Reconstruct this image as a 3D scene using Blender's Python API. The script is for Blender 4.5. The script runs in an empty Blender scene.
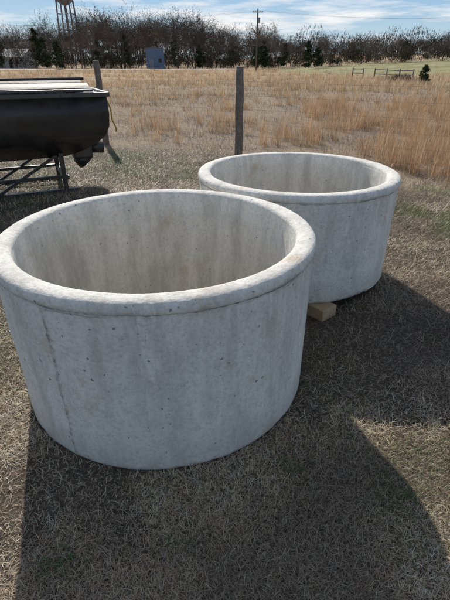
import bpy, bmesh, math, random
import numpy as np
from mathutils import Vector, Matrix
rng=np.random.default_rng(7); random.seed(7)
S=bpy.context.scene
R=math.radians
# ---------------------------------------------------------------- noise
_T=rng.random((256,256))
def vnoise(x,y,px=256):
    x=np.asarray(x,float);y=np.asarray(y,float)
    xi=np.floor(x).astype(int);yi=np.floor(y).astype(int)
    fx=x-xi;fy=y-yi;fx=fx*fx*(3-2*fx);fy=fy*fy*(3-2*fy)
    a=_T[(xi%px)%256,yi%256];b=_T[((xi+1)%px)%256,yi%256]
    c=_T[(xi%px)%256,(yi+1)%256];d=_T[((xi+1)%px)%256,(yi+1)%256]
    return (a*(1-fx)+b*fx)*(1-fy)+(c*(1-fx)+d*fx)*fy
def fbm(x,y,o=4):
    s=0;a=.5;t=0
    for i in range(o):
        s=s+a*vnoise(x*2**i+17*i,y*2**i+31*i);t+=a;a*=.5
    return s/t
def sm(a,b,x):
    t=np.clip((x-a)/(b-a),0,1);return t*t*(3-2*t)
# ---------------------------------------------------------------- mesh utils
def np_mesh(name,V,F,mat=None,col=None,smooth=False,extra=None):
    me=bpy.data.meshes.new(name)
    V=np.asarray(V,np.float32);F=np.asarray(F,np.int32)
    k=F.shape[1]
    me.vertices.add(len(V));me.vertices.foreach_set('co',V.ravel())
    me.loops.add(F.size);me.loops.foreach_set('vertex_index',F.ravel())
    me.polygons.add(len(F));me.polygons.foreach_set('loop_start',np.arange(0,F.size,k,dtype=np.int32))
    me.polygons.foreach_set('loop_total',np.full(len(F),k,np.int32))
    if smooth: me.polygons.foreach_set('use_smooth',np.ones(len(F),bool))
    me.update(calc_edges=True)
    if col is not None:
        a=me.attributes.new('Col','FLOAT_COLOR','POINT')
        c=np.ones((len(V),4),np.float32);c[:,:col.shape[1]]=col
        a.data.foreach_set('color',c.ravel())
    if mat: me.materials.append(mat)
    ob=bpy.data.objects.new(name,me);S.collection.objects.link(ob)
    return ob
def empty(name,loc=(0,0,0),rz=0):
    e=bpy.data.objects.new(name,None);S.collection.objects.link(e)
    e.location=loc;e.rotation_euler=(0,0,rz);return e
def poly(name,verts,faces,mat,parent=None,bevel=0,smooth=False,segs=2):
    me=bpy.data.meshes.new(name);me.from_pydata([tuple(v) for v in verts],[],faces)
    bm=bmesh.new();bm.from_mesh(me)
    bmesh.ops.recalc_face_normals(bm,faces=bm.faces)
    if bevel>0: bmesh.ops.bevel(bm,geom=list(bm.edges),offset=bevel,segments=segs,affect='EDGES',profile=.6)
    if smooth:
        for f in bm.faces:f.smooth=True
    bm.to_mesh(me);bm.free();me.materials.append(mat)
    ob=bpy.data.objects.new(name,me);S.collection.objects.link(ob)
    if parent:ob.parent=parent
    return ob
def box(name,c,s,mat,parent=None,bevel=0,rot=None):
    x,y,z=[v/2 for v in s]
    vs=[Vector((a*x,b*y,d*z)) for a in(-1,1) for b in(-1,1) for d in(-1,1)]
    if rot is not None: vs=[rot@v for v in vs]
    vs=[v+Vector(c) for v in vs]
    fs=[(0,1,3,2),(4,6,7,5),(0,4,5,1),(2,3,7,6),(0,2,6,4),(1,5,7,3)]
    return poly(name,vs,fs,mat,parent,bevel)
def beam(name,p,q,w,h,mat,parent=None,bevel=0):
    p=Vector(p);q=Vector(q);d=q-p
    rot=d.to_track_quat('X','Z').to_matrix()
    return box(name,(p+q)/2,(d.length,w,h),mat,parent,bevel,rot)
def tube(name,pts,radii,mat,parent=None,n=10,cap=True,smooth=True):
    pts=[Vector(p) for p in pts];V=[];F=[]
    if not hasattr(radii,'__len__'):radii=[radii]*len(pts)
    for i,p in enumerate(pts):
        a=pts[max(i-1,0)];b=pts[min(i+1,len(pts)-1)];d=(b-a).normalized()
        up=Vector((0,0,1)) if abs(d.z)<.95 else Vector((1,0,0))
        u=d.cross(up).normalized();v=u.cross(d)
        for k in range(n):
            t=2*math.pi*k/n;V.append(p+(u*math.cos(t)+v*math.sin(t))*radii[i])
    for i in range(len(pts)-1):
        for k in range(n):
            F.append((i*n+k,i*n+(k+1)%n,(i+1)*n+(k+1)%n,(i+1)*n+k))
    if cap:
        F.append(tuple(range(n))[::-1]);F.append(tuple((len(pts)-1)*n+k for k in range(n)))
    me=bpy.data.meshes.new(name);me.from_pydata([tuple(v) for v in V],[],F)
    for pl in me.polygons: pl.use_smooth=smooth and len(pl.vertices)==4
    me.materials.append(mat);ob=bpy.data.objects.new(name,me);S.collection.objects.link(ob)
    if parent:ob.parent=parent
    return ob
# ---------------------------------------------------------------- materials
def mat(name,col=(.5,.5,.5),rough=.8,metal=0,spec=.3):
    m=bpy.data.materials.new(name);m.use_nodes=True
    b=m.node_tree.nodes['Principled BSDF']
    b.inputs['Base Color'].default_value=(*col,1);b.inputs['Roughness'].default_value=rough
    b.inputs['Metallic'].default_value=metal;b.inputs['Specular IOR Level'].default_value=spec
    return m,m.node_tree,b
def N(nt,t,**k):
    n=nt.nodes.new(t)
    for a,v in k.items():
        if a in n.inputs.keys(): n.inputs[a].default_value=v
        else: setattr(n,a,v)
    return n
def ramp(nt,fac,stops):
    r=nt.nodes.new('ShaderNodeValToRGB');e=r.color_ramp.elements
    while len(e)<len(stops):e.new(.5)
    for i,(p,c) in enumerate(stops):
        e[i].position=p;e[i].color=(*c,1) if len(c)==3 else c
    nt.links.new(fac,r.inputs[0]);return r.outputs[0]
def mixc(nt,fac,a,b,mode='MIX'):
    m=nt.nodes.new('ShaderNodeMix');m.data_type='RGBA';m.blend_type=mode
    for s,v in ((0,fac),(6,a),(7,b)):
        if hasattr(v,'links'): nt.links.new(v,m.inputs[s])
        elif isinstance(v,(int,float)): m.inputs[s].default_value=v
        else: m.inputs[s].default_value=(*v,1)
    return m.outputs[2]
def noise(nt,vec,scale,detail=4,rough=.6):
    n=N(nt,'ShaderNodeTexNoise');n.inputs['Scale'].default_value=scale
    n.inputs['Detail'].default_value=detail;n.inputs['Roughness'].default_value=rough
    nt.links.new(vec,n.inputs['Vector']);return n.outputs[0]
def objco(nt): return nt.nodes.new('ShaderNodeTexCoord').outputs['Object']
def noisy(name,c1,c2,scale,rough=.8,metal=0,bump=.3,bs=None,spec=.3):
    m,nt,b=mat(name,c1,rough,metal,spec);co=objco(nt)
    f=noise(nt,co,scale);nt.links.new(ramp(nt,f,[(.3,c1),(.7,c2)]),b.inputs['Base Color'])
    if bump:
        bp=N(nt,'ShaderNodeBump');bp.inputs['Strength'].default_value=bump;bp.inputs['Distance'].default_value=.01
        nt.links.new(noise(nt,co,bs or scale*4),bp.inputs['Height']);nt.links.new(bp.outputs[0],b.inputs['Normal'])
    return m
def blade_mat(name,trans=.35,spec=.2,rough=.7):
    m=bpy.data.materials.new(name);m.use_nodes=True;nt=m.node_tree
    b=nt.nodes['Principled BSDF'];b.inputs['Roughness'].default_value=rough;b.inputs['Specular IOR Level'].default_value=spec
    a=N(nt,'ShaderNodeAttribute',attribute_name='Col')
    nt.links.new(a.outputs['Color'],b.inputs['Base Color'])
    if trans>0:
        t=N(nt,'ShaderNodeBsdfTranslucent');nt.links.new(a.outputs['Color'],t.inputs['Color'])
        mx=N(nt,'ShaderNodeMixShader');mx.inputs[0].default_value=trans
        nt.links.new(b.outputs[0],mx.inputs[1]);nt.links.new(t.outputs[0],mx.inputs[2])
        nt.links.new(mx.outputs[0],nt.nodes['Material Output'].inputs[0])
    return m
M_blade=blade_mat('dry_grass_blades',.3,.5,.5);M_sedge=blade_mat('broomsedge_stems',.4)
M_leaf=blade_mat('evergreen_needles',0,.0)
M_bark,ntb,bb_=mat('winter_bark',(.15,.125,.11),.95,0,0)
a_=ntb.nodes.new('ShaderNodeAttribute');a_.attribute_name='Col'
ntb.links.new(a_.outputs['Color'],bb_.inputs['Base Color'])

# ---------------------------------------------------------------- terrain
def hz(x,y):
    x=np.asarray(x,float);y=np.asarray(y,float)
    h=2.6*sm(8,75,x)*sm(45,140,y)+4*sm(140,400,y)*sm(-400,100,x)
    h=h+.25*(fbm(x/14+5,y/14+9,3)-.5)*sm(12,30,np.hypot(x,y))
    h=h+.022*(fbm(x/.7+3,y/.7,3)-.5)*sm(30,6,np.hypot(x,y))
    return h
def lawn_edge(x):
    x=np.asarray(x,float)
    return np.where(x<.2,8.3-.53*(x-.2),8.3-.95*(x-.2))+.7*(vnoise(x*.9+4,0*x)-.5)
g=np.sinh(np.linspace(-8.2,8.2,441));g=g/g.max()*1600
gy=np.sinh(np.linspace(-5.5,8.2,420));gy=gy/gy.max()*1600+2.5
GX,GY=np.meshgrid(g,gy);GZ=hz(GX,GY)
nx,ny=len(g),len(gy)
V=np.stack([GX.ravel(),GY.ravel(),GZ.ravel()],1)
ii=np.arange(nx*ny).reshape(ny,nx)
F=np.stack([ii[:-1,:-1].ravel(),ii[:-1,1:].ravel(),ii[1:,1:].ravel(),ii[1:,:-1].ravel()],1)
le=sm(-.5,.7,V[:,1]-lawn_edge(V[:,0]))
far=sm(20,60,np.hypot(V[:,0],V[:,1]))
grn=sm(55,75,V[:,1])*sm(6,16,V[:,0])*sm(150,125,V[:,1])
zone=np.stack([le,far,grn],1)
m,nt,b=mat('ground_soil',(.2,.15,.1),.95,0,.1)
geo=nt.nodes.new('ShaderNodeNewGeometry').outputs['Position']
at=N(nt,'ShaderNodeAttribute',attribute_name='Col');sp=N(nt,'ShaderNodeSeparateColor');nt.links.new(at.outputs['Color'],sp.inputs[0])
n1=noise(nt,geo,55,6,.8);n2=noise(nt,geo,2.2,4);n3=noise(nt,geo,9,5,.7);n4=noise(nt,geo,.12,5,.6)
lawn=mixc(nt,ramp(nt,n2,[(.35,(0,0,0)),(.65,(1,1,1))]),ramp(nt,n1,[(.35,(.036,.028,.022)),(.55,(.095,.076,.058)),(.7,(.24,.195,.145))]),ramp(nt,n1,[(.35,(.046,.036,.029)),(.55,(.14,.112,.085)),(.7,(.33,.27,.20))]))
fld=mixc(nt,ramp(nt,n2,[(.4,(0,0,0)),(.6,(1,1,1))]),ramp(nt,n3,[(.3,(.13,.102,.083)),(.7,(.34,.285,.23))]),ramp(nt,n3,[(.3,(.20,.15,.10)),(.7,(.39,.305,.215))]))
farc=ramp(nt,n4,[(.35,(.42,.29,.17)),(.6,(.34,.26,.17))])
green=ramp(nt,n4,[(.35,(.19,.20,.085)),(.6,(.32,.285,.16))])
c=mixc(nt,sp.outputs[0],lawn,fld);c=mixc(nt,sp.outputs[1],c,farc);c=mixc(nt,sp.outputs[2],c,green)
nt.links.new(c,b.inputs['Base Color'])
bp=N(nt,'ShaderNodeBump');bp.inputs['Strength'].default_value=.8;bp.inputs['Distance'].default_value=.012
nt.links.new(n1,bp.inputs['Height']);nt.links.new(bp.outputs[0],b.inputs['Normal'])
np_mesh('ground',V,F,m,zone,True)

# ---------------------------------------------------------------- tanks
T1=(-.334,2.095);T2=(.560,3.44)
def tank(name,loc,z0,H,seed,rot,seam_angs,Rl=.785,lip_h=.062,wall=.098,taper=.004):
    n=1500;Ri=Rl-wall;Rw=Rl-.010;Rb=Rw-taper
    th=np.linspace(0,2*np.pi,n,endpoint=False)
    def pn(f,y,k):
        return vnoise(th/(2*np.pi)*f+0*y,y+k*13.7+seed*7.3,f)
    lipz=H-lip_h+.008*(pn(24,0,1)-.5)+.007*(pn(110,0,2)-.5)+.004*(pn(256,0,21)-.5)
    rows=[];seam=[]
    def add(r,z,s=0.):
        rows.append((r+0*th,z+0*th));seam.append(s+0*th)
    add(0,.0);add(Rb-.05,.0)
    bot=.010*pn(90,0,3)**2+.022*np.clip(pn(30,0,4)-.6,0,1)*3*pn(200,0,41)
    add(Rb-.012,bot*.5);
    NR=210
    for i in range(NR):
        t=(i/(NR-1))**.85;z=bot*(1-t)+ (lipz)*t
        r=Rb+(Rw-Rb)*t
        zz=t*H
        d=.005*(pn(12,zz*4,5)-.5)+.0020*(pn(90,zz*20,6)-.5)+.0009*(pn(250,zz*80,7)-.5)
        sv=0*th
        for sa in seam_angs:
            cen=sa+.016*(vnoise(zz*9+seed,0.3)-.5)+.010*(vnoise(zz*50+seed,2.3)-.5)
            dd=np.abs((th-cen+np.pi)%(2*np.pi)-np.pi)*Rw
            wv=.004+.012*vnoise(zz*55,seed)
            k=np.clip(1-dd/wv,0,1);rg=.3+1.3*pn(250,zz*140,8)
            d=d+.008*k*rg*(.3+vnoise(zz*25,seed+5));sv=np.maximum(sv,np.minimum(1,k*1.3)*(.25+.6*vnoise(zz*30,seed+9)))
        d=d-.012*np.clip(1-(zz/.02),0,1)**2
        # mortar ridge under the rim: patchy, uneven, merges into the wall
        act=sm(.38,.68,pn(26,0,10))*.7+.3*sm(.5,.8,pn(70,0,50))
        wd=.003+.024*pn(90,0,9)**1.5*(.3+act)
        k=np.clip(1-(lipz-z)/wd,0,1)
        d=d+k**.8*(.15+.85*act)*.008*(.2+.7*pn(256,zz*120,11)+.6*pn(90,zz*50,13));sv=np.maximum(sv,np.minimum(1,k*1.6)*(.12+.5*act)*pn(200,zz*60,60)*1.2)
        rows.append((r+d,z));seam.append(np.clip(sv,0,1))
    cr=(Rl+Ri)/2;hw=(Rl-Ri)/2;hh=.034
    gap=pn(40,0,30)
    ga=.35+.6*sm(.3,.7,pn(50,0,31))
    add(Rw-.001-.003*gap,lipz+.0015,ga);add(Rw-.000-.003*gap,lipz+.0035,ga)
    for i in range(40):
        a=-R(30)+i/39*R(210)
        ca,sa_=math.cos(a),math.sin(a)
        rr=cr+hw*np.sign(ca)*abs(ca)**.72;zz=H-hh+hh*np.sign(sa_)*abs(sa_)**.78
        d=.0020*(pn(14,i*.06,12)-.5)+.0009*(pn(256,i*.9,14)-.5)
        zz2=np.maximum(zz+d,lipz+.005)
        add(rr+d*ca,zz2,(.4*np.clip(pn(60,0,33)*2-.8,0,1) if i<5 else 0))
    fl=.11
    for i in range(90):
        t=(i+1)/90;z=(H-hh)*(1-t)+fl*t
        d=.004*(pn(14,t*3,15)-.5)+.0018*(pn(90,t*18,16)-.5)
        add(Ri-.03*t+d,z)
    add(Ri-.08,fl-.01);add(0,fl-.012)
    rr=np.array([a for a,_ in rows]);zz=np.array([b for _,b in rows]);sv=np.array(seam)
    V=np.stack([rr*np.cos(th),rr*np.sin(th),zz],2).reshape(-1,3)
    m=len(rows);ii=np.arange(m*n).reshape(m,n);jj=np.roll(ii,-1,1)
    F=np.stack([ii[:-1].ravel(),jj[:-1].ravel(),jj[1:].ravel(),ii[1:].ravel()],1)
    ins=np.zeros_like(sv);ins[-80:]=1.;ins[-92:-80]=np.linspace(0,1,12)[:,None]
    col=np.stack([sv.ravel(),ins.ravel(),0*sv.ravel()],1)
    ob=np_mesh(name,V,F,M_conc,col,True)
    ob.location=(*loc,z0);ob.rotation_euler=(0,0,rot);return ob
M_conc,nt,b=mat('cast_concrete',(.5,.5,.5),.85,0,.2);co=objco(nt)
mp=N(nt,'ShaderNodeMapping');mp.inputs['Scale'].default_value=(1,1,.22);nt.links.new(co,mp.inputs[0]);sv_=mp.outputs[0]
big=noise(nt,co,2.2,6,.65);mid=noise(nt,sv_,8,7,.7);fin=noise(nt,co,60,6,.75);md2=noise(nt,co,14,6,.7)
W_=lambda v:(v,v*.965,v*.885)
base=ramp(nt,big,[(.32,W_(.58)),(.5,W_(.80)),(.68,W_(.90))])
base=mixc(nt,.5,base,ramp(nt,mid,[(.34,W_(.50)),(.5,W_(.79)),(.64,W_(.90))]))
base=mixc(nt,.4,base,ramp(nt,md2,[(.36,W_(.50)),(.5,W_(.80)),(.62,W_(.90))]))
base=mixc(nt,.45,base,ramp(nt,fin,[(.36,W_(.40)),(.5,W_(.80)),(.64,W_(.90))]))
vo=N(nt,'ShaderNodeTexVoronoi');vo.inputs['Scale'].default_value=34;vo.inputs['Randomness'].default_value=1
dw=N(nt,'ShaderNodeTexNoise');dw.inputs['Scale'].default_value=60;nt.links.new(co,dw.inputs['Vector'])
wm=mixc(nt,.02,co,dw.outputs['Color']);nt.links.new(wm,vo.inputs['Vector'])
sc=N(nt,'ShaderNodeSeparateColor');nt.links.new(vo.outputs['Color'],sc.inputs[0])
hs=N(nt,'ShaderNodeMath',operation='MULTIPLY_ADD');nt.links.new(sc.outputs[0],hs.inputs[0]);hs.inputs[1].default_value=.60;hs.inputs[2].default_value=-.40
hd=N(nt,'ShaderNodeMath',operation='SUBTRACT');nt.links.new(hs.outputs[0],hd.inputs[0]);nt.links.new(vo.outputs['Distance'],hd.inputs[1])
hole=ramp(nt,hd.outputs[0],[(0,(0,0,0)),(.03,(1,1,1))])
base=mixc(nt,hole,base,(.28,.27,.245))
sx=N(nt,'ShaderNodeSeparateXYZ');nt.links.new(co,sx.inputs[0])
dirt=mixc(nt,ramp(nt,sx.outputs[2],[(0,(1,1,1)),(.20,(0,0,0))]),(0,0,0),ramp(nt,md2,[(.35,(.15,.15,.15)),(.62,(.8,.8,.8))]))
base=mixc(nt,dirt,base,(.38,.34,.28))
rs=ramp(nt,noise(nt,co,6.5,5,.6),[(.61,(0,0,0)),(.73,(.65,.65,.65))]);base=mixc(nt,rs,base,(.60,.45,.28))
st=ramp(nt,noise(nt,sv_,3.0,6,.7),[(.50,(0,0,0)),(.58,(.5,.5,.5)),(.62,(0,0,0))]);base=mixc(nt,st,base,W_(.48))
gr=ramp(nt,noise(nt,sv_,5.5,7,.75),[(.52,(0,0,0)),(.66,(.45,.45,.45))]);base=mixc(nt,gr,base,(.47,.445,.39))
at=N(nt,'ShaderNodeAttribute',attribute_name='Col');sc2=N(nt,'ShaderNodeSeparateColor');nt.links.new(at.outputs['Color'],sc2.inputs[0])
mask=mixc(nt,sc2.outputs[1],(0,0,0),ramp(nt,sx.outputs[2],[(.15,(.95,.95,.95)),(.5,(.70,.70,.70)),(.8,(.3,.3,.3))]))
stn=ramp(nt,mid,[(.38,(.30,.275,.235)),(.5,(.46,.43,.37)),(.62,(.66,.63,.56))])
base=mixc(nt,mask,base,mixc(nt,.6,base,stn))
sr=mixc(nt,sc2.outputs[0],base,ramp(nt,fin,[(.38,(.10,.09,.075)),(.5,(.24,.225,.195)),(.62,(.50,.48,.44))]))
nt.links.new(sr,b.inputs['Base Color'])
ad=N(nt,'ShaderNodeMath',operation='MULTIPLY_ADD');nt.links.new(hole,ad.inputs[0]);ad.inputs[1].default_value=-2.;nt.links.new(fin,ad.inputs[2])
bp=N(nt,'ShaderNodeBump');bp.inputs['Strength'].default_value=.85;bp.inputs['Distance'].default_value=.005
nt.links.new(ad.outputs[0],bp.inputs['Height']);nt.links.new(bp.outputs[0],b.inputs['Normal'])
tank('concrete_water_trough',T1,-.004,.87,1,0,[R(243),R(65)])
M_wood=noisy('weathered_timber',(.36,.25,.14),(.50,.37,.23),14,.85,0,.5)
tank('concrete_water_trough',T2,.085,.785,4,R(20),[R(150),R(330)],.768)
blk=empty('timber_skid',(T2[0],T2[1],0),R(-50))
box('timber_1',(0,-.38,.041),(1.46,.15,.088),M_wood,blk,.006)
box('timber_2',(0,.42,.041),(1.2,.14,.088),M_wood,blk,.006)

# ---------------------------------------------------------------- grass blades
def blades(name,P,L,Wd,az,tilt0,tilt1,cols,mt,tipcol=1.0):
    n=len(P);h=np.stack([np.cos(az),np.sin(az),0*az],1);w=np.stack([-np.sin(az),np.cos(az),0*az],1)
    up=np.array([0,0,1.])
    a=P;m1=a+(h*np.sin(tilt0)[:,None]+up*np.cos(tilt0)[:,None])*(L*.5)[:,None]
    t=m1+(h*np.sin(tilt1)[:,None]+up*np.cos(tilt1)[:,None])*(L*.5)[:,None]
    W=(w*(Wd/2)[:,None])
    V=np.stack([a-W,a+W,m1-W*.8,m1+W*.8,t],1).reshape(-1,3)
    i=(np.arange(n)*5)[:,None]
    F=np.concatenate([i+[0,1,3],i+[0,3,2],i+[2,3,4]],1).reshape(-1,3)
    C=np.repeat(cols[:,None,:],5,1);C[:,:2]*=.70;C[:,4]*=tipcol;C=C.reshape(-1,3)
    return np_mesh(name,V,F,mt,C)
def palette(n,pal,w,var=.18):
    pal=np.array(pal);w=np.array(w,float);w/=w.sum()
    c=pal[rng.choice(len(pal),n,p=w)]*(1+var*rng.standard_normal((n,1)))
    return np.clip(c,.01,.9)
def fan(n,r0,r1,k,ang=50):
    u=rng.random(n);e=2-k
    r=(r0**e+u*(r1**e-r0**e))**(1/e) if abs(e)>1e-3 else r0*(r1/r0)**u
    a=np.radians(rng.uniform(-ang,ang,n))
    return r*np.sin(a),r*np.cos(a),r
n=580000
x,y,r=fan(n,.45,14,1.5,47)
ok=(y<lawn_edge(x)+.6*rng.random(n))
for t,rad in ((T1,.778),(T2,.72)): ok&=np.hypot(x-t[0],y-t[1])>rad
dn=fbm(x*1.6,y*1.6,3);ok&=rng.random(n)<(.28+1.3*sm(.3,.6,dn))
x,y,r=x[ok],y[ok],r[ok];n=len(x)
sz=np.clip(r/2.0,.68,3.2)**.62
L=(.012+.050*rng.random(n)**1.5)*sz;Wd=rng.uniform(.0011,.0025,n)*sz
az=rng.uniform(0,2*np.pi,n)+2*vnoise(x*3,y*3)
t0=np.radians(rng.uniform(25,92,n));t1=t0+np.radians(rng.uniform(-10,60,n));t1=np.minimum(t1,np.radians(115))
P=np.stack([x,y,hz(x,y)+rng.uniform(-.002,.010,n)],1)
cols=palette(n,[(.76,.595,.41),(.53,.40,.27),(.55,.465,.365),(.22,.16,.11),(.88,.75,.56)],[3,3,2.0,2.3,1.4])
cols*=(.68+.60*sm(.3,.7,fbm(x*2.3+50,y*2.3+20,3)))[:,None]
gp=sm(.56,.70,fbm(x*.8+40,y*.8+11,4))*.35+.75*sm(.5,1.2,x-1.1)*sm(3.2,4.2,y)*sm(.36,.52,fbm(x*1.5,y*1.5+7,3))+.5*sm(-.8,-2.,x)*sm(4.6,6.6,y)*sm(.38,.58,fbm(x*1.2+9,y*1.2+7,3))
isg=rng.random(n)<gp
cols[isg]=palette(isg.sum(),[(.13,.20,.055),(.24,.28,.10)],[1,1])
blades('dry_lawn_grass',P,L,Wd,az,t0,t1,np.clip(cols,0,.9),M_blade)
pc=[(.30,1.33),(-.58,.93),(.42,1.9),(-.2,.98),(1.35,2.35),(-1.2,1.35),(1.5,3.9),(.75,1.2),(2.0,4.6),(1.25,5.0),(.27,1.36),(-.62,.90)]
X=[];Y=[]
for a,bb in pc:
    k=55;X.append(a+rng.normal(0,.032,k));Y.append(bb+rng.normal(0,.022,k))
X=np.concatenate(X);Y=np.concatenate(Y);n=len(X)
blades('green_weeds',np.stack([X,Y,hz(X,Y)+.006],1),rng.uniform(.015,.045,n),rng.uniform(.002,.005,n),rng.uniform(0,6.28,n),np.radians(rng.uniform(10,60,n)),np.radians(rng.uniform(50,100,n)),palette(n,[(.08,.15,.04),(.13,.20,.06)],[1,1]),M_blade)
n=130000
x,y,r=fan(n,5,45,1.6,48)
ok=(y>lawn_edge(x)-.2)&(rng.random(n)<.25+sm(.35,.6,fbm(x*.7,y*.7,3)))
x,y,r=x[ok],y[ok],r[ok];n=len(x)
sz=np.clip(r/10,.8,4)
L=rng.uniform(.05,.20,n)*sz**.25;Wd=rng.uniform(.004,.008,n)*sz**.8
cc=palette(n,[(.46,.38,.30),(.33,.26,.20),(.21,.16,.12),(.54,.43,.29)],[3,2,2.6,1.5])
cc*=(.62+.7*sm(.35,.65,fbm(x*.3+70,y*.5+20,4)))[:,None]
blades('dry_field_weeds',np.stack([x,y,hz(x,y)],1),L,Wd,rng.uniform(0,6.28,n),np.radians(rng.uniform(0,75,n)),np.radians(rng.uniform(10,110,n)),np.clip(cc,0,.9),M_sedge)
def sedge(nc,r0,r1,k,nb,hs,dens,name,wmul,pal):
    x,y,r=fan(nc,r0,r1,k,48)
    ok=(y>lawn_edge(x)+.5)&(y<104)&(rng.random(nc)<dens(x,y))
    x,y,r=x[ok],y[ok],r[ok];hh=rng.uniform(.45,1.2,len(x))*hs
    x=np.repeat(x,nb);y=np.repeat(y,nb);r=np.repeat(r,nb);hh=np.repeat(hh,nb);n=len(x)
    tone=np.repeat(rng.uniform(.68,1.2,n//nb),nb)[:,None]
    ra=rng.uniform(0,6.28,n);rd=rng.random(n)*.12*(1+r/40)
    P=np.stack([x+rd*np.cos(ra),y+rd*np.sin(ra),0*x],1);P[:,2]=hz(P[:,0],P[:,1])
    L=hh*rng.uniform(.4,1.1,n);Wd=rng.uniform(.003,.008,n)*wmul*np.clip(r/12,.8,6)**.75
    cols=palette(n,pal,[3,3,1.5,1.8],.14)*tone
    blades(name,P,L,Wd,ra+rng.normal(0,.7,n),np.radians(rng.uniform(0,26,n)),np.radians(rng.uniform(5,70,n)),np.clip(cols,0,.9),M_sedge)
def dn1(x,y):
    f=fbm(x*.55+3,y*.55+8,3)
    right=sm(-1,2,x)
    return np.clip(.04+1.1*sm(.46,.56,f)*(.25+.75*right)*sm(0,1.2,y-lawn_edge(x)),0,1)*sm(26,18,y)
sedge(5600,6,26,1.3,34,.68,dn1,'broomsedge_clump',.8,[(.53,.32,.17),(.59,.40,.23),(.40,.24,.14),(.62,.50,.36)])
def dn2(x,y):
    return np.clip(.06+1.2*sm(.43,.56,fbm(x*.14+30,y*.20,3)),0,1)*sm(15,30,y)*(1-.9*sm(55,70,y)*sm(6,14,x))
sedge(16500,14,110,1.45,12,.74,dn2,'broomsedge_field',1.2,[(.56,.38,.22),(.62,.46,.29),(.40,.28,.18),(.62,.52,.38)])

# ---------------------------------------------------------------- wire fence
M_post=noisy('weathered_post_wood',(.12,.095,.08),(.27,.22,.185),18,.9,0,.8)
M_wire,_,_=mat('rusty_wire',(.22,.19,.17),.8,.0,.2)
fence=empty('wire_fence')
fp=[(-8.6,13.2,1.55,.06),(-5.45,11.6,1.58,.06),(-2.62,10.05,1.62,.066),(.26,8.55,1.53,.074),(4.5,6.3,1.5,.08)]
for i,(px,py,h,rr) in enumerate(fp):
    z=float(hz(px,py));K=9
    tube('post_%d'%(i+1),[(px+.006*math.sin(k*1.7+i),py+.006*math.cos(k*2.1+i),z-.1+(h+.1)*k/K) for k in range(K+1)],[rr*(1.06-.10*k/K+.02*math.sin(k*2+i)) for k in range(K)]+[rr*.9],M_post,fence,14)
for j,zz in enumerate((.2,.42,.64,.86,1.08,1.3)):
    pts=[]
    for i in range(len(fp)-1):
        a,b2=fp[i],fp[i+1]
        for k in range(8):
            t=k/8;pts.append((a[0]+(b2[0]-a[0])*t,a[1]+(b2[1]-a[1])*t-.07,zz-.02*math.sin(math.pi*t)))
    pts.append((fp[-1][0],fp[-1][1]-.07,zz));tube('wire_%d'%(j+1),pts,.0014,M_wire,fence,4)

# ---------------------------------------------------------------- black hopper feeder on skid frame
M_blk,nt,b=mat('black_paint',(.02,.02,.022),.38,0,.5)
co=objco(nt);nt.links.new(ramp(nt,noise(nt,co,3,5),[(.3,(.012,.012,.014)),(.7,(.045,.042,.038))]),b.inputs['Base Color'])
nt.links.new(ramp(nt,noise(nt,co,6,5),[(.3,(.22,.22,.22)),(.7,(.5,.5,.5))]),b.inputs['Roughness'])
M_lid=noisy('weathered_lid_metal',(.04,.04,.044),(.09,.09,.094),5,.6,.0,.3,None,.25)
M_yel,_,_=mat('yellow_hose',(.5,.36,.06),.5)
fd=empty('black_hopper_feeder',(-2.12,5.85,0),R(25))
prof=[(-3.2,1.235),(.66,1.235),(.67,1.0),(.655,.86),(.60,.75),(.50,.66),(.36,.58),(.18,.51),(0,.47),(-3.2,.46)]
vs=[];k=len(prof)
for v in (0,1.25):
    for (u,z) in prof:
        tz=min(1,max(0,(.80-z)/.35))**1.6;vv=v+(.26*tz if v<.5 else -.26*tz);vs.append((u,vv,z))
fs=[(i,(i+1)%k,k+(i+1)%k,k+i) for i in range(k)]
mid=[2,3,4,5,6,7,8]
for idx in mid:
    for o in (0,k):
        u,v,z=vs[o+idx];vs.append((-3.2,v,z))
base0=2*k
def ext(j,o): return base0+2*j+(1 if o else 0)
for o in (0,k):
    fs.append((o+0,o+1,o+2,ext(0,o)))
    for j in range(len(mid)-1):
        fs.append((ext(j,o),o+mid[j],o+mid[j+1],ext(j+1,o)))
    fs.append((ext(len(mid)-1,o),o+8,o+9))
fs=[f for f in fs if f!=(9,0,k,k+9)]
poly('hopper',vs,fs,M_blk,fd,0,True)
box('rail_front',(-1.27,-.02,1.235),(3.9,.05,.055),M_blk,fd,.008)
box('rail_rear',(-1.27,1.27,1.235),(3.9,.05,.055),M_blk,fd,.008)
box('rail_end',(.68,.625,1.235),(.05,1.24,.055),M_blk,fd,.008)
box('hopper_back',(-3.2,.625,.9),(.03,1.1,.6),M_blk,fd,.003)
for u in (-2.9,-1.9,-.9,.1,.6):
    tube('bolt',[(u,-.048,1.235),(u,-.058,1.235)],[.014,.012],M_lid,fd,8)
def lid(name,v0,v1,u0,u1,z0,hh):
    vs=[];nn=12
    for i in range(nn+1):
        t=i/nn;zz=z0+hh*math.sin(math.pi*t)**.6 if 0<t<1 else z0
        for u in (u0,u1): vs.append((u,v0+(v1-v0)*t,zz))
    fs=[(2*i,2*i+1,2*i+3,2*i+2) for i in range(nn)]
    fs+=[tuple(2*i for i in range(nn+1)),tuple(2*i+1 for i in range(nn+1))[::-1],(0,2*nn,2*nn+1,1)]
    return poly(name,vs,fs,M_lid,fd)
lid('lid_front',.02,.60,-3.2,.48,1.27,.09);lid('lid_rear',.64,1.22,-3.2,.48,1.27,.13)
for v in (.01,.60): box('lid_rim',(-1.36,v,1.285),(3.72,.03,.03),M_blk,fd,.005)
tube('lid_ridge',[(-3.2,.62,1.40),(.5,.62,1.40)],.018,M_blk,fd)
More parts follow.
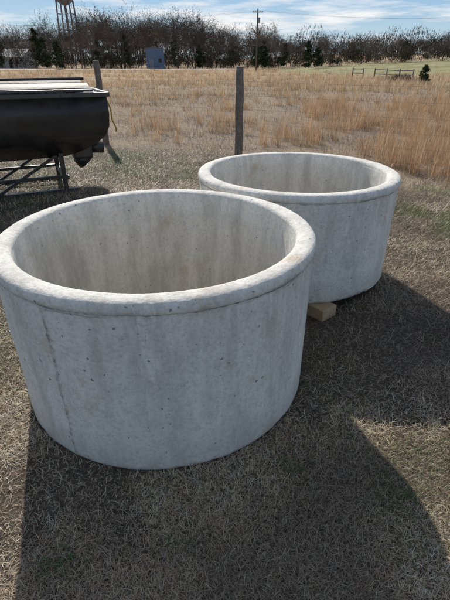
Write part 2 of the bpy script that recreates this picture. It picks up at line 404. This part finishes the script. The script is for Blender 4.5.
for (u,v) in ((0,.2),(0,1.05),(-1.7,.2),(-1.7,1.05)):
    box('leg',(u,v,.29),(.06,.06,.58),M_blk,fd,.004)
for v in (.2,1.05):
    box('skid',(-1.5,v,.028),(3.3,.07,.055),M_blk,fd,.004)
    box('mid_rail',(-1.55,v,.22),(3.2,.04,.04),M_blk,fd,.004)
    beam('brace',(-.05,v+.02,.5),(-.85,v+.02,.05),.035,.035,M_blk,fd)
box('cross_bar',(0,.62,.22),(.05,.8,.05),M_blk,fd,.004)
box('gearbox',(.30,.36,.52),(.26,.26,.20),M_blk,fd,.03)
tube('auger_motor',[(.40,.36,.56),(.60,.36,.54)],[.085,.075],M_blk,fd,16)
tube('discharge_chute',[(.26,.36,.46),(.34,.36,.36)],[.11,.12],M_blk,fd,16)
tube('hose',[(.70,.3,1.2),(.75,.28,1.05),(.76,.3,.9),(.80,.3,.80),(.80,.3,.74)],.010,M_yel,fd,8)

# ---------------------------------------------------------------- distant trees
def bare_tree(h,seed):
    rd=random.Random(seed);segs=[]
    def br(p,d,l,r,lev):
        n=3;q=p
        for i in range(n):
            d=(d+Vector((rd.gauss(0,.13),rd.gauss(0,.13),rd.gauss(.05,.06)))).normalized()
            q2=q+d*(l/n);r2=r*(1-.28);segs.append((q,q2,r,r2));
            if lev<4 and (i>0 or lev>0):
                for _ in range(2):
                    a=rd.uniform(0,6.28);sp=rd.uniform(.5,1.0)
                    u=d.orthogonal().normalized();v=d.cross(u)
                    nd=(d+(u*math.cos(a)+v*math.sin(a))*sp).normalized()
                    br(q2,nd,l*rd.uniform(.5,.72),r2*.6,lev+1)
            q=q2;r=r2
    br(Vector((0,0,0)),Vector((0,0,1)),h*.52,h*.017,0)
    return segs
def segs_mesh(segs):
    p=np.array([s[0] for s in segs]);q=np.array([s[1] for s in segs])
    r0=np.array([s[2] for s in segs]);r1=np.array([s[3] for s in segs])
    d=q-p;d/=np.linalg.norm(d,axis=1)[:,None]
    u=np.cross(d,[.31,.87,.38]);u/=np.linalg.norm(u,axis=1)[:,None];v=np.cross(d,u)
    V=[]
    for k in range(3):
        a=2.094*k;o=u*math.cos(a)+v*math.sin(a);V+= [p+o*r0[:,None],q+o*r1[:,None]]
    V=np.stack(V,1).reshape(-1,3);i=(np.arange(len(p))*6)[:,None]
    F=np.concatenate([i+[0,2,3,1],i+[2,4,5,3],i+[4,0,1,5]],1).reshape(-1,4)
    return V,F
var=[]
for s in range(6):
    sg=bare_tree(12,s+3)
    sg=[(a,b2,max(r0,.030),max(r1,.024)) for a,b2,r0,r1 in sg]
    sg=sorted(sg,key=lambda q:-q[2])
    if len(sg)>1300: sg=sg[:700]+random.sample(sg[700:],600)
    var.append(segs_mesh(sg))
def px2x(px,d): return (px-225)/433*(d*.876+.77)
Vs=[];Fs=[];Cs=[];off=0
def put(x,y,sc,vi,rot,col,wide=1.):
    global off
    V,F=var[vi];c,s_=math.cos(rot),math.sin(rot)
    W=V.copy();W[:,0]=(V[:,0]*c-V[:,1]*s_)*sc*wide+x;W[:,1]=(V[:,0]*s_+V[:,1]*c)*sc*wide+y;W[:,2]=V[:,2]*sc+float(hz(x,y))-.1
    Vs.append(W);Fs.append(F+off);off+=len(W);Cs.append(np.tile(np.array(col),(len(W),1)))
skx=[-150,0,40,90,150,200,225,260,300,350,400,450,600]
sky_=[18,24,24,10,12,12,24,22,32,34,32,28,24]
def top_h(top,x,d):
    dep=R(28.8)+math.atan((top-300)/433);return 1.6-d*math.tan(dep)-float(hz(x,d))
for i in range(190):
    px=-110+(670)*i/189+random.uniform(-6,6);d=random.uniform(124,172)
    top=np.interp(px,skx,sky_)+random.uniform(0,24);x=px2x(px,d);hh=top_h(top,x,d)
    g0=random.uniform(.65,1.3)
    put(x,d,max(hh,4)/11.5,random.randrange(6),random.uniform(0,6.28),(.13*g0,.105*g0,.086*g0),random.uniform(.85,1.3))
for i in range(170):
    px=-130+(710)*i/169+random.uniform(-5,5);d=random.uniform(185,260)
    top=np.interp(px,skx,sky_)+random.uniform(2,18);x=px2x(px,d);hh=top_h(top,x,d)
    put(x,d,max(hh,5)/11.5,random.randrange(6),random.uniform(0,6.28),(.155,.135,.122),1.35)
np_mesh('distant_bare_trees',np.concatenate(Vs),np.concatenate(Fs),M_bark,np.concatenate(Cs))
def clump(P,size,cols,name):
    n=len(P);a=rng.standard_normal((n,3));a/=np.linalg.norm(a,axis=1)[:,None]
    b2=np.cross(a,rng.standard_normal((n,3)));b2/=np.linalg.norm(b2,axis=1)[:,None]
    s=size[:,None]
    V=np.stack([P-a*s-b2*s*.35,P+a*s*.2-b2*s*.6,P+a*s,P-a*s*.1+b2*s*.6],1).reshape(-1,3)
    F=(np.arange(n)*4)[:,None]+[0,1,2,3]
    return np_mesh(name,V,F,M_leaf,np.repeat(cols,4,0))
def twigclouds(name,cent,rad,nt_,lw,pal):
    Pp=[];Cc=[]
    for (cx,cy,cz),r_ in zip(cent,rad):
        g3=rng.standard_normal((nt_,3));g3/=np.linalg.norm(g3,axis=1)[:,None];g3*=rng.random((nt_,1))**.45*r_
        g3[:,2]*=random.uniform(.7,1.1);Pp.append(g3+np.array([cx,cy,cz]));Cc.append(palette(nt_,pal,[1]*len(pal))*random.uniform(.7,1.25))
    P=np.concatenate(Pp);n=len(P);C=np.clip(np.concatenate(Cc),.01,.8)
    P[:,2]=np.maximum(P[:,2],hz(P[:,0],P[:,1]))
    blades(name,P,rng.uniform(*lw[0],n),rng.uniform(*lw[1],n),rng.uniform(0,6.28,n),np.radians(rng.uniform(0,100,n)),np.radians(rng.uniform(0,100,n)),C,M_leaf)
cent=[];rad=[]
for i in range(820):
    d=random.uniform(120,185);px=random.uniform(-130,580);x=px2x(px,d);rr=random.uniform(1.0,2.9)
    cent.append((x,d,float(hz(x,d))+rr*random.uniform(.4,1.6)));rad.append(rr)
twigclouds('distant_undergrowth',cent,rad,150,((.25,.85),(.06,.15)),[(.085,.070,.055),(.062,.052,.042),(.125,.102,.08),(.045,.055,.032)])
cent=[];rad=[]
for i in range(620):
    d=random.uniform(265,400);px=-140+730*i/619;x=px2x(px,d);rr=random.uniform(2.6,5.2)
    cent.append((x,d,float(hz(x,d))+rr*random.uniform(.3,2.4)));rad.append(rr)
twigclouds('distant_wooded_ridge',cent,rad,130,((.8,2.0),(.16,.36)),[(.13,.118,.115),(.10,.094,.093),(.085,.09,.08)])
ev=[(40,124,27,2.6),(47,122,36,2.4),(60,114,40,2.2),(256,118,43,1.8),(263,122,40,2.2),(307,114,40,2.2),(316,118,46,2.0),(200,126,44,2.0),(128,132,34,2.6),
    (1,128,36,3.0),(176,150,34,3),(350,160,42,3.2),(-60,125,30,3),(490,140,36,3),(284,134,42,2.4),(402,150,40,2.6),(100,150,38,3.2),(232,150,40,3)]
Ps=[];Ss=[];CC=[]
for (px,d,top,w) in ev:
    x=px2x(px,d);z0=float(hz(x,d));h=top_h(top,x,d)
    for _ in range(42):
        t=random.random()**.9;rad=w*(1-t)**.5*min(1,.5+t*2.5)
        a=random.uniform(0,6.28);q=rad*random.uniform(.1,.85);cs=w*random.uniform(.2,.42)*(1.1-.6*t)
        k=70;g3=rng.standard_normal((k,3));g3/=np.linalg.norm(g3,axis=1)[:,None];g3*=(rng.random((k,1))**.5)*cs
        g3[:,2]*=.7
        Ps.append(np.array([x+q*math.cos(a),d+q*math.sin(a),z0+.6+t*(h-1.0)])+g3);Ss.append(rng.uniform(.08,.22,k))
        CC.append(palette(k,[(.048,.065,.032),(.034,.048,.026),(.080,.098,.05)],[3,3,1.5])*random.uniform(.8,1.3))
clump(np.concatenate(Ps),np.concatenate(Ss),np.concatenate(CC),'distant_evergreen_trees')
def cedar(name,x,y,h,w):
    e=empty(name,(x,y,float(hz(x,y))))
    tube('trunk',[(0,0,-.05),(.02,0,h*.5),(0,.02,h*.85)],[.05,.035,.01],M_post,e,7)
    PP=[]
    for _ in range(60):
        t=random.random();rd_=w*(1-t)**.6*min(1,.5+t*3);a=random.uniform(0,6.28);q=rd_*random.uniform(.2,1.05)
        g3=rng.standard_normal((45,3))*np.array([.07,.07,.06]);PP.append(g3+np.array([q*math.cos(a),q*math.sin(a),.12+t*(h-.15)]))
    P=np.concatenate(PP);P[:,2]=np.maximum(P[:,2],.03);k=len(P)
    o=clump(P,rng.uniform(.02,.07,k),palette(k,[(.05,.07,.03),(.035,.05,.022),(.08,.095,.045)],[3,3,1]),'crown');o.parent=e
cedar('cedar_tree',px2x(423,40),40,1.4,.6)

# ---------------------------------------------------------------- water tower
M_tow=noisy('tower_paint',(.20,.18,.18),(.25,.23,.225),2,.7,.0,0)
wt=empty('water_tower',(-92,300,float(hz(-92,300))))
for i in range(6):
    a=i*math.pi/3+.3
    tube('leg_%d'%i,[(6.2*math.cos(a),6.2*math.sin(a),0),(4.6*math.cos(a),4.6*math.sin(a),31)],.42,M_tow,wt,8)
for zz in (8,16,24):
    rr=6.2-1.6*zz/31
    for i in range(6):
        a=i*math.pi/3+.3;b2=a+math.pi/3
        tube('strut',[(rr*math.cos(a),rr*math.sin(a),zz),(rr*math.cos(b2),rr*math.sin(b2),zz)],.14,M_tow,wt,6)
        r2=6.2-1.6*(zz+7)/31
        tube('rod',[(rr*math.cos(a),rr*math.sin(a),zz),(r2*math.cos(b2),r2*math.sin(b2),zz+7)],.07,M_tow,wt,5)
tube('riser',[(0,0,0),(0,0,29)],.7,M_tow,wt,12)
tube('tank',[(0,0,28.2),(0,0,28.8),(0,0,30),(0,0,31.5),(0,0,37),(0,0,38.8),(0,0,40),(0,0,40.6)],[.8,2.6,4.2,5.0,5.0,4.0,2.2,.3],M_tow,wt,32)
tube('catwalk',[(0,0,31.4),(0,0,31.6)],[5.9,5.9],M_tow,wt,32)
tube('railing',[(5.8*math.cos(t*.2094),5.8*math.sin(t*.2094),32.6) for t in range(31)],.06,M_tow,wt,5)
# ---------------------------------------------------------------- utility poles & lines
M_pole=noisy('pole_wood',(.09,.075,.06),(.14,.12,.10),3,.9,0,0)
def upole(x,y,h,rz=0):
    e=empty('utility_pole',(x,y,float(hz(x,y))),rz)
    tube('shaft',[(0,0,-.2),(0,0,h)],[.17,.11],M_pole,e,10)
    box('cross_arm',(0,-.14,h-.5),(1.8,.10,.11),M_pole,e,.01)
    for u in (-.8,-.4,.4,.8): tube('insulator',[(u,-.14,h-.43),(u,-.14,h-.27)],[.045,.03],M_tow,e,8)
    tube('transformer',[(.28,-.1,h-2.1),(.28,-.1,h-1.3)],[.18,.18],M_tow,e,14)
pl=[(px2x(-90,100),100,8.6),(px2x(256,90),90,9.6),(px2x(540,100),100,9.2)]
for p in pl: upole(*p)
pw=empty('power_lines')
for i in range(2):
    A,B=pl[i],pl[i+1]
    for j,u in enumerate((-.8,.8)):
        za=A[2]-.27+float(hz(A[0],A[1]));zb=B[2]-.27+float(hz(B[0],B[1]))
        tube('line',[(A[0]+u+(B[0]-A[0])*t/16,A[1]-.14+(B[1]-A[1])*t/16,za+(zb-za)*t/16-1.3*4*(t/16)*(1-t/16)) for t in range(17)],.009,M_pole,pw,4)
# ---------------------------------------------------------------- road, shed, house, fences
M_road=noisy('gravel_road_surface',(.28,.265,.24),(.38,.36,.33),.6,.9,0,0)
xs=np.linspace(-160,2,120)
Vr=[]
for xx in xs:
    for yy in (106,114): Vr.append((xx,yy,max(float(hz(xx,106)),float(hz(xx,114)))+.06+.15*(yy>110)))
Fr=[(2*i,2*i+2,2*i+3,2*i+1) for i in range(len(xs)-1)]
np_mesh('road',Vr,Fr,M_road)
M_white,_,_=mat('white_paint',(.62,.62,.61),.6)
M_blue=noisy('blue_grey_metal_siding',(.10,.14,.21),(.13,.175,.25),2,.6,.0,0)
M_roof,_,_=mat('metal_roof',(.20,.21,.23),.5,.2);M_dark,_,_=mat('dark_opening',(.02,.02,.022),.3)
sh=empty('metal_shed',(px2x(156,119),119,float(hz(-17,119))),R(8))
poly('walls',[(-2.1,-2.5,0),(2.1,-2.5,0),(2.1,-2.5,4.3),(0,-2.5,4.6),(-2.1,-2.5,4.3),(-2.1,2.5,0),(2.1,2.5,0),(2.1,2.5,4.3),(0,2.5,4.6),(-2.1,2.5,4.3)],
 [(0,1,2,3,4),(9,8,7,6,5),(0,5,6,1),(1,6,7,2),(2,7,8,3),(3,8,9,4),(4,9,5,0)],M_blue,sh)
beam('roof_l',(-2.3,0,4.31),(0,0,4.67),5.4,.06,M_roof,sh);beam('roof_r',(2.3,0,4.31),(0,0,4.67),5.4,.06,M_roof,sh)
box('door',(-.9,-2.52,1.05),(1.0,.05,2.1),M_roof,sh);box('window',(1.1,-2.52,1.9),(.7,.05,.8),M_dark,sh)
hs_=empty('white_house',(px2x(16,140),140,float(hz(-57,140))),R(-12))
poly('walls',[(-5,-3.5,0),(5,-3.5,0),(5,3.5,0),(-5,3.5,0),(-5,-3.5,2.8),(5,-3.5,2.8),(5,3.5,2.8),(-5,3.5,2.8),(-5,0,4.6),(5,0,4.6)],
 [(0,1,2,3),(0,1,5,4),(2,3,7,6),(1,2,6,9,5),(3,0,4,8,7),(4,5,9,8),(6,7,8,9)],M_white,hs_)
poly('roof',[(-5.4,-4,2.62),(5.4,-4,2.62),(5.4,0,4.75),(-5.4,0,4.75),(5.4,4,2.62),(-5.4,4,2.62)],[(0,1,2,3),(3,2,4,5)],M_roof,hs_)
for u in (-3.5,-1.2,3.2): box('window',(u,-3.52,1.6),(.9,.05,1.2),M_dark,hs_)
box('door',(1.2,-3.52,1.05),(.95,.05,2.1),M_dark,hs_)
wf=empty('wooden_farm_fence')
M_grey=noisy('grey_boards',(.20,.18,.16),(.30,.27,.24),4,.9,0,0)
x0,y0,x1,y1=px2x(352,56),56,px2x(412,48),48
for i in range(6):
    t=i/5;x=x0+(x1-x0)*t;y=y0+(y1-y0)*t;z=float(hz(x,y))
    tube('post',[(x,y,z-.1),(x,y,z+1.05)],[.07,.065],M_post,wf,8)
    if i<5 and i!=1:
        t2=(i+1)/5;xb=x0+(x1-x0)*t2;yb=y0+(y1-y0)*t2;zb=float(hz(xb,yb))
        for q in (.5,.92): beam('rail',(x,y-.09,z+q),(xb,yb-.09,zb+q-.03*(i%2)),.04,.08,M_grey,wf)
n=900;bx,by=px2x(398,46),46
ang=rng.uniform(0,6.28,n);rr=rng.random(n)**.6*1.8
P=np.stack([bx+rr*np.cos(ang),by+rr*np.sin(ang)*.6,0*rr],1);P[:,2]=hz(P[:,0],P[:,1])+rng.random(n)*.55*(1-rr/2)
blades('brush_pile',P,rng.uniform(.4,1.1,n),rng.uniform(.02,.06,n),rng.uniform(0,6.28,n),np.radians(rng.uniform(30,90,n)),np.radians(rng.uniform(50,110,n)),palette(n,[(.14,.11,.09),(.22,.18,.15)],[1,1]),M_leaf)

# ---------------------------------------------------------------- light
SUN_AZ=-19.3;EL=36.5
w=bpy.data.worlds.new('World');S.world=w;w.use_nodes=True;nt=w.node_tree
bg=nt.nodes['Background'];sk=nt.nodes.new('ShaderNodeTexSky');sk.sky_type='NISHITA';sk.sun_disc=False
sk.sun_elevation=R(EL);sk.sun_rotation=R(SUN_AZ%360);sk.dust_density=.3;sk.air_density=1.0;sk.ozone_density=1.0
tc=nt.nodes.new('ShaderNodeTexCoord')
sz_=nt.nodes.new('ShaderNodeSeparateXYZ');nt.links.new(tc.outputs['Generated'],sz_.inputs[0])
blue=ramp(nt,sz_.outputs[2],[(0.0,(.62,.78,.90)),(.05,(.48,.70,.90)),(.12,(.26,.52,.86)),(.5,(.16,.33,.66))])
bl=mixc(nt,1.0,blue,(7.2,7.2,7.2),'MULTIPLY')
fz=ramp(nt,sz_.outputs[2],[(0,(.9,.9,.9)),(.14,(.8,.8,.8)),(.40,(0,0,0))])
skc=mixc(nt,fz,sk.outputs[0],bl)
mp=nt.nodes.new('ShaderNodeMapping');mp.inputs['Scale'].default_value=(1.4,1.4,11);mp.inputs['Rotation'].default_value=(0,R(5),0)
nt.links.new(tc.outputs['Generated'],mp.inputs[0]);cn=noise(nt,mp.outputs[0],3.2,7,.62)
cf=ramp(nt,cn,[(.50,(0,0,0)),(.68,(.9,.9,.9))])
cl=mixc(nt,cf,skc,(8.6,8.5,8.4));nt.links.new(cl,bg.inputs[0]);bg.inputs[1].default_value=.114
L=bpy.data.lights.new('sun','SUN');L.energy=5.0;L.angle=R(.53);L.color=(1,.94,.85)
lo=bpy.data.objects.new('sun',L);S.collection.objects.link(lo)
sd=Vector((math.sin(R(SUN_AZ))*math.cos(R(EL)),math.cos(R(SUN_AZ))*math.cos(R(EL)),math.sin(R(EL))))
lo.rotation_euler=(-sd).to_track_quat('-Z','Y').to_euler()
cam=bpy.data.cameras.new('camera');co_=bpy.data.objects.new('camera',cam);S.collection.objects.link(co_)
cam.sensor_fit='VERTICAL';cam.sensor_height=36;cam.lens=26;cam.clip_end=5000;cam.clip_start=.05
co_.location=(0,0,1.6);co_.rotation_euler=(R(90-28.8),0,0);S.camera=co_
S.view_settings.view_transform='Standard';S.view_settings.look='None';S.view_settings.exposure=0
